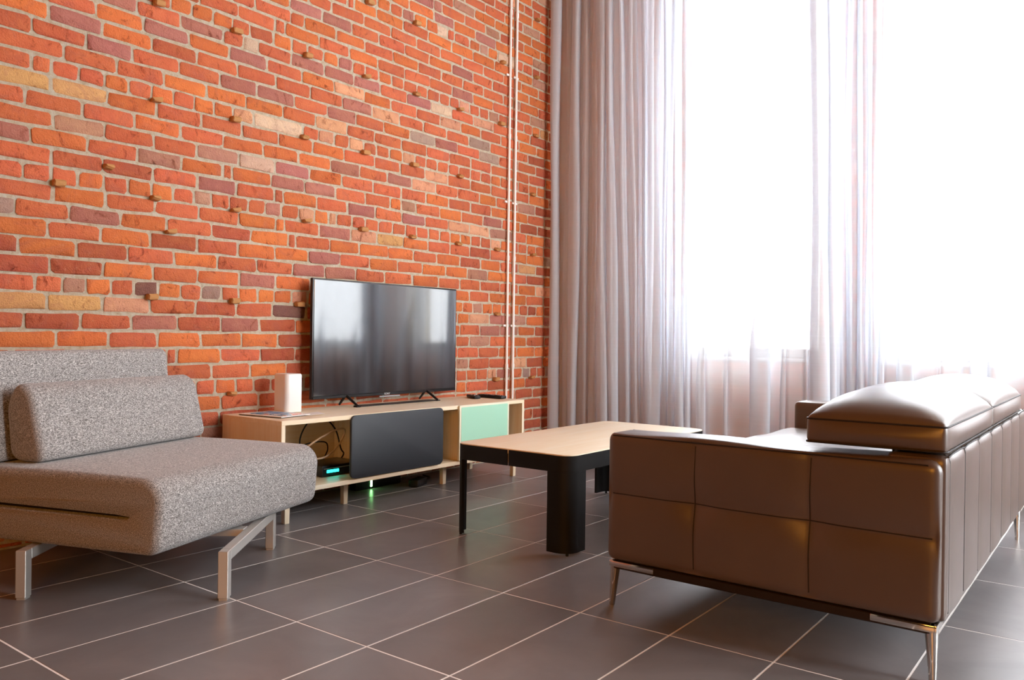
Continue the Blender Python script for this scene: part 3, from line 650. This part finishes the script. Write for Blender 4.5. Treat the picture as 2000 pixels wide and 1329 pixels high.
# television
tv = empty('television', (1.17, .80, CZ1), 0, 'large black flat screen television standing on the oak console', 'television')
TW_, TB, TT = 1.112, .047, .674
obj('frame', box2(0, TW_, .003, .024, TB, TT, .003, 2), MAT['bezel'], tv)
obj('screen', box2(.008, TW_ - .008, 0, .004, TB + .016, TT - .008, .0006, 1), MAT['screen'], tv)
obj('back_cover', box2(.10, TW_ - .10, .024, .055, TB + .03, TT - .12, .012, 3), MAT['rubber'], tv)
obj('lower_bezel', box2(.004, TW_ - .004, -.002, .006, TB, TB + .014, .0015, 1), MAT['bezel'], tv)
obj('sensor_strip', box2(TW_ / 2 - .085, TW_ / 2 + .075, -.0005, .008, TB - .012, TB - .004, .002, 1), MAT['greykey'], tv)
bt = bpy.data.curves.new('brand', 'FONT'); bt.body = 'SONY'; bt.size = .017; bt.extrude = .0006; bt.align_x = 'CENTER'
to = bpy.data.objects.new('brand_tmp', bt); COL.objects.link(to); bpy.context.view_layer.update()
me = bpy.data.meshes.new_from_object(to.evaluated_get(bpy.context.evaluated_depsgraph_get())); bpy.data.objects.remove(to)
lt = obj('brand_lettering', me, MAT['letter'], tv, (TW_ / 2 - .03, -.0028, TB + .0015)); lt.rotation_euler = (math.pi / 2, 0, 0)
for fx in (.235, .855):
    ft = obj('foot', tube([(fx, -.085, .006), (fx, .01, TB + .012), (fx, .062, .006)], [.0065, .009, .0065], 8), MAT['standmetal'], tv)
    obj('foot_pad', box((fx, -.08, .003), (.03, .03, .006), .002, 1), MAT['rubber'], ft)
obj('base_plate', prism([(.235, -.088), (.86, -.088), (.84, -.03), (.255, -.03)], .001, .006, 'z', .001, 1), MAT['standmetal'], tv)

# things on the console
sp = empty('smart_speaker', (.985, .752, CZ1), 0, 'upright white box shaped speaker on the console, left of the television', 'speaker')
obj('body', prism(rrect(-.05, .05, -.055, .055, .022, 6), .002, .186, 'z', .003, 2), MAT['white'], sp)
obj('top_cap', prism(rrect(-.047, .047, -.052, .052, .02, 6), .1855, .189, 'z', .001, 1), MAT['white'], sp)
mg = empty('magazine', (.845, .665, CZ1), math.radians(8), 'flat white magazine with dark cover edge on the console left end', 'magazine')
obj('cover', box((0, 0, .0022), (.19, .27, .0024), .0006, 1), MAT['rubber'], mg)
obj('pages', box((.002, 0, .0052), (.186, .268, .0036), .0006, 1), MAT['paper'], mg)
bl = empty('brochure', (.852, .655, CZ1 + .0074), math.radians(14), 'blue and orange printed brochure lying on the white magazine', 'brochure')
obj('printed_cover', box((0, 0, .0014), (.13, .21, .0018), .0004, 1), MAT['printed'], bl)
lf = empty('leaflet', (.965, .575, CZ1 + .001), math.radians(-20), 'small white folded leaflet beside the brochure, in front of the speaker', 'leaflet')
for s in (1, -1): obj('flap', box((s * .034, 0, .0035), (.068, .10, .0016), .0004, 1, Matrix.Rotation(-s * .06, 3, 'Y')), MAT['paper'], lf)
for i, (loc, rz, L, Wd, lab) in enumerate((((2.43, .63, CZ1), math.radians(84), .21, .048, 'long black remote control with grey keys on the console right end'), ((2.335, .70, CZ1), math.radians(60), .15, .04, 'shorter black remote control lying behind the long one'))):
    rm = empty('remote_control', loc, rz, lab, 'remote control', 'remote controls on the console')
    obj('body', box((0, 0, .011), (L, Wd, .018), .005, 2), MAT['rubber'], rm)
    for a in range(6 if i == 0 else 4):
        for b in (-1, 0, 1): obj('key', box((-L / 2 + .025 + a * .028, b * .012, .0205), (.013, .007, .003), .001, 1), MAT['greykey'] if (a + b) % 2 else MAT['bezel'], rm)
# things in and under the console
rt = empty('media_box', (1.17, .655, CZ0 + T), 0, 'flat black media box with cyan light in the console left compartment', 'media box')
obj('case', box((0, 0, .029), (.25, .19, .052), .004, 2), MAT['bezel'], rt)
obj('trim_line', box((0, -.0955, .040), (.23, .003, .003), .001, 1), MAT['greykey'], rt)
obj('status_light', box((-.06, -.0955, .026), (.075, .003, .014), .001, 1), MAT['cyan'], rt)
obj('card_slot', box((.05, -.0955, .014), (.07, .003, .005), .001, 1), MAT['rubber'], rt)
for x in (-.1, .1):
    for y in (-.07, .07): obj('rubber_foot', box((x, y, .0015), (.016, .016, .003), .0005, 1), MAT['rubber'], rt)
CB = [('pale_cable', 'pale cable looping twice above the black media box', [(1.09, .70, .212), (.99, .64, .26), (1.00, .60, .31), (1.10, .57, .365), (1.19, .58, .375), (1.23, .62, .34), (1.17, .60, .285), (1.06, .56, .25), (1.0, .60, .24), (1.04, .72, .215)], 'cablew', .0045),
      ('black_cable', 'black cable arching from the media box up to the console back', [(1.13, .745, .20), (1.05, .74, .30), (1.09, .73, .40), (1.17, .72, .425), (1.24, .70, .36), (1.27, .69, .26), (1.315, .72, .22), (1.32, .79, .165), (1.25, .825, .158)], 'cableb', .004),
      ('black_cable', 'thin black cable crossing under the pale cable loops', [(1.2, .74, .206), (1.16, .66, .27), (1.10, .62, .315), (1.0, .66, .30), (.95, .72, .22), (.92, .78, .16), (1.0, .82, .157)], 'cableb', .0035)]
for nm, lab, pts, m, rr in CB: obj(nm, tube(spline(pts, 8), rr, 7), MAT[m], None, label=lab, cat='cable')
ps = empty('power_strip', (1.62, .80, 0), 0, 'black power strip with green light on the floor under the console', 'power strip')
obj('case', box((0, 0, .022), (.34, .055, .042), .006, 2), MAT['rubber'], ps)
obj('switch_light', box((-.06, -.029, .028), (.012, .004, .034), .001, 1), MAT['green'], ps)
for x in (-.11, 0, .06, .12): obj('socket', tube([(x, 0, .0425), (x, 0, .045)], .017, 12), MAT['bezel'], ps)
ad = empty('power_adapter', (1.79, .64, 0), math.radians(20), 'black power adapter brick on the floor under the charcoal door', 'power adapter')
obj('case', box((0, 0, .022), (.13, .06, .042), .008, 2), MAT['rubber'], ad)
obj('cord', tube(spline([(.065, 0, .02), (.11, -.005, .012), (.16, .02, .006), (.24, .03, .006), (.3, .10, .006)], 7), .004, 6), MAT['cableb'], ad)

# ------------------------------------------------------------------ coffee table
TX0, TX1, TY0, TY1, TZ = 1.085, 2.335, -.838, -.248, .391
tb = empty('coffee_table', (0, 0, 0), 0, 'low rectangular coffee table with blond wood top and black rounded legs', 'table')
RC = .062
path = rrect(TX0, TX1, TY0, TY1, RC, 8)
obj('tabletop', prism(rrect(TX0 + .002, TX1 - .002, TY0 + .002, TY1 - .002, RC - .002, 8), TZ - .020, TZ, 'z', .002, 2), MAT['top'], tb)
obj('inner_rail', band(rrect(TX0 + .008, TX1 - .008, TY0 + .008, TY1 - .008, RC - .008, 6), .012, TZ - .055, TZ - .019, True), MAT['oak'], tb)
# apron in two halves, split in the middle of either short side
def dense(path, maxd=.03, closed=True):
    out = []
    n = len(path)
    for i in range(n if closed else n - 1):
        p, q = path[i], path[(i + 1) % n]; out.append(p); L = math.dist(p, q); m = int(L / maxd)
        for k in range(1, m + 1): out.append((p[0] + (q[0] - p[0]) * k / (m + 1), p[1] + (q[1] - p[1]) * k / (m + 1)))
    if not closed: out.append(path[-1])
    return out
SPL = -.538
far_half = [(TX1, SPL + .003)] + [p for p in rrect(TX0, TX1, TY0, TY1, RC, 8) if p[1] > SPL] + [(TX0, SPL + .003)]
rr_ = rrect(TX0, TX1, TY0, TY1, RC, 8); near_half = [(TX0, SPL - .003)] + [p for p in rr_ if p[1] < SPL] + [(TX1, SPL - .003)]
obj('apron', band(far_half, .005, TZ - .068, TZ - .0045), MAT['black'], tb); obj('apron', band(near_half, .005, TZ - .068, TZ - .0045), MAT['black'], tb)
def table_leg(corner, ax, ay):
    """an L of bent sheet with rounded outer corner; ax, ay = reach along x and y"""
    sx, sy = corner; cx = TX0 if sx < 0 else TX1; cy = TY0 if sy < 0 else TY1
    pts = []
    c = (cx - sx * RC, cy - sy * RC)
    for k in range(11):
        a = math.pi / 2 * k / 10; pts.append((c[0] + sx * RC * math.sin(a), c[1] + sy * RC * math.cos(a)))
    pts = [(cx - sx * ax, cy)] + pts + [(cx, cy - sy * ay)] if ay > RC else [(cx - sx * ax, cy)] + [p for p in pts if abs(p[1] - cy) < ay]
    if sx * sy > 0: pts = pts[::-1]
    me = band(pts, .014, .010, TZ - .0685, False)
    o = obj('leg', me, MAT['black'], tb)
    obj('foot', tube([(c[0] + sx * RC * .62, c[1] + sy * RC * .62, 0), (c[0] + sx * RC * .62, c[1] + sy * RC * .62, .011)], .006, 10), MAT['rubber'], o)
table_leg((-1, -1), .115, .105); table_leg((-1, 1), .07, .052); table_leg((1, 1), .105, .115); table_leg((1, -1), .07, .052)
def rebase(root, loc):
    loc = Vector(loc); root.location = loc
    for c in root.children: c.location = c.location - loc
rebase(tb, ((TX0 + TX1) / 2, (TY0 + TY1) / 2, 0))

# ------------------------------------------------------------------ leather sofa (right)
sofa = empty('leather_sofa', (0, 0, 0), 0, 'dark brown leather sofa with tufted side panel, chrome legs and puffy headrests', 'sofa')
SX0, SX1, SYB, SYF, SZ0, SZ1 = .690, 2.612, -2.172, -1.232, .150, .551
VS = (-1.525, -1.857); HS = .360
def panel_in(y, z):
    """how far the tufted side panel lies behind its proud surface"""
    d = min(abs(z - HS), min(abs(y - v) for v in VS)); s = .011 * math.exp(-d / .045)
    for v in VS: s += .013 * math.exp(-((y - v) ** 2 + (z - HS) ** 2) / .0030)
    return s
def make_arm(name, x0, x1, outer):
    c = Vector(((x0 + x1) / 2, (SYB + SYF) / 2, (SZ0 + SZ1) / 2))
    def disp(p, n):
        if n.x * outer > .6: q = p + c; return Vector((-outer * panel_in(q.y, q.z) * min(1, (n.x * outer - .6) * 4), 0, 0))
        if n.z > .9: return Vector((0, 0, .003 * math.sin(p.y * 11)))
        return Vector((0, 0, 0))
    o = obj(name, softbox((x1 - x0) / 2, (SYF - SYB) / 2, (SZ1 - SZ0) / 2, .026, (3, 64, 34), disp), MAT['leather'], sofa, c)
    xs = x0 if outer < 0 else x1
    def P(y, z, k=0): return (xs - c.x - outer * panel_in(y, z) + outer * .0006, y - c.y, z - c.z)
    seams = [[P(y, HS) for y in [SYB + .02 + (SYF - SYB - .04) * i / 60 for i in range(61)]]]
    for v in VS: seams.append([P(v + .004 * math.sin((z - SZ0) * 9), z) for z in [SZ0 + .02 + (SZ1 - SZ0 - .04) * i / 40 for i in range(41)]])
    for s in seams: obj('seam', tube(s, .0018, 5), MAT['seam'], o)
    k = .026 * .62
    obj('piping', tube([(xs - c.x - outer * (.026 - .026 * .80), y - c.y, SZ1 - c.z - .026 + .026 * .62) for y in [SYB + .03 + (SYF - SYB - .05) * i / 20 for i in range(21)]], .0022, 6), MAT['seam'], o)
    return o
make_arm('armrest', SX0, SX0 + .16, -1); make_arm('armrest', SX1 - .16, SX1, 1)
# back, with upright seams on the outside
BX0, BX1, BZ1 = .712, 2.590, .568
BS = [.752, .985, 1.235, 1.505, 1.775, 2.045, 2.315, 2.548]
bc = Vector(((BX0 + BX1) / 2, -2.112, (SZ0 + BZ1) / 2))
def bdisp(p, n):
    if n.y < -.6:
        d = min(abs(p.x + bc.x - s) for s in BS); return Vector((0, .008 * math.exp(-d / .035) * min(1, (-n.y - .6) * 4), 0))
    if n.z > .7: return Vector((0, 0, -.006 * math.exp(-min(abs(p.x + bc.x - s) for s in BS) / .03)))
    return Vector((0, 0, 0))
back = obj('back', softbox((BX1 - BX0) / 2, .075, (BZ1 - SZ0) / 2, .026, (90, 4, 10), bdisp), MAT['leather'], sofa, bc)
for s in BS:
    pts = []
    for i in range(31):
        z = SZ0 + .02 + (BZ1 - .026 - SZ0 - .02) * i / 30; pts.append((s - bc.x, -.075 + .0078, z - bc.z))
    for k in range(1, 6):
        a = math.radians(90 * k / 6); pts.append((s - bc.x, -.075 + .026 - .026 * math.cos(a) + .0078 * math.cos(a) - .0005, BZ1 - bc.z - .026 + .026 * math.sin(a) - .003 * math.sin(a)))
    obj('seam', tube(pts, .0024, 6), MAT['seam'], back)
obj('piping', tube([(x - bc.x, -.075 + .008, BZ1 - bc.z - .004 - .005 * math.exp(-min(abs(x - s) for s in BS) / .03)) for x in [BX0 + .02 + (BX1 - BX0 - .04) * i / 110 for i in range(111)]], .0024, 6), MAT['seam'], back)
# seat
obj('seat_base', box2(SX0 + .162, SX1 - .162, -2.035, SYF - .012, SZ0 + .002, .262, .012, 2), MAT['leather'], sofa)
xm = (SX0 + SX1) / 2
for x0, x1 in ((SX0 + .162, xm - .002), (xm + .002, SX1 - .162)):
    c = Vector(((x0 + x1) / 2, (-2.035 + SYF + .03) / 2, .341)); hx, hy = (x1 - x0) / 2, (SYF + .03 + 2.035) / 2
    def sd(p, n):
        if n.z > .5: return Vector((0, 0, .016 * (1 - (p.x / hx) ** 4) * (1 - (p.y / hy) ** 4) + .003 * math.sin(p.x * 13 + p.y * 9)))
        return Vector((0, 0, 0))
    sc_ = obj('seat_cushion', softbox(hx, hy, .078, .03, (14, 14, 4), sd), MAT['leather'], sofa, c)
    obj('piping', tube([(x, y, .063) for x, y in rrect(-hx + .006, hx - .006, -hy + .006, hy - .006, .03, 5)], .002, 6, True), MAT['seam'], sc_)
# under-frame and feet
for c, s in (((SX0 + .028, (SYB + SYF) / 2, .136), (.026, SYF - SYB - .04, .026)), ((SX1 - .028, (SYB + SYF) / 2, .136), (.026, SYF - SYB - .04, .026)), (((SX0 + SX1) / 2, SYB + .028, .136), (SX1 - SX0 - .08, .026, .026)), (((SX0 + SX1) / 2, SYF - .04, .136), (SX1 - SX0 - .08, .026, .026))):
    obj('frame_rail', box(c, s, .003, 1), MAT['rail'], sofa)
for sx, X in ((1, SX0), (-1, SX1)):
    for sy, Y in ((1, SYB), (-1, SYF)):
        top = (X + sx * .030, Y + sy * .022, .142); bot = (X + sx * .040, Y + sy * .004, 0) if sy < 0 else (X + sx * .032, Y + sy * .018, 0)
        lg = obj('leg', tube([bot, tuple(Vector(bot).lerp(Vector(top), .5)), top], [.0085, .0125, .0165], 14), MAT['chrome'], sofa)
        obj('bracket', box((X + sx * .0195, Y + sy * (.012 + .075), .1385), (.019, .150, .0185), .003, 2), MAT['chrome'], lg)
        obj('bracket', box((X + sx * (.012 + .06), Y + sy * .0165, .1385), (.12, .019, .0185), .003, 2), MAT['chrome'], lg)
# puffy headrests lying on the back
for x0, x1 in ((.716, 1.536), (1.548, 2.372)):
    c = Vector(((x0 + x1) / 2, -2.008, .604)); hx, hy, hz = (x1 - x0) / 2, .170, .034
    ph = x0 * 7
    def hd(p, n):
        a = max(0.0, 1 - abs(p.x / hx) ** 3.2); b = max(0.0, 1 - abs(p.y / hy) ** 2.6)
        if n.z > .45: return Vector((0, 0, .082 * a ** .55 * b ** .52 + .0035 * math.sin(p.x * 17 + ph + p.y * 21) * a * b))
        if n.z < -.45: return Vector((0, 0, .0))
        zz = (1 - (p.z / hz) ** 2) ** 2
        return Vector((n.x * .012 * zz * b, n.y * .010 * zz * a, 0))
    h = obj('headrest', softbox(hx, hy, hz, .012, (22, 14, 6), hd), MAT['leather'], sofa, c)
    for zz in (.031, -.031): obj('piping', tube([(x, y, zz) for x, y in rrect(-hx - .0006, hx + .0006, -hy - .0006, hy + .0006, .013, 4)], .0026, 6, True), MAT['seam'], h)
    obj('support', box((0, -.05, -.05), (hx * 1.2, .08, .034), .004, 1), MAT['seam'], h)
rebase(sofa, ((SX0 + SX1) / 2, (SYB + SYF) / 2, 0))
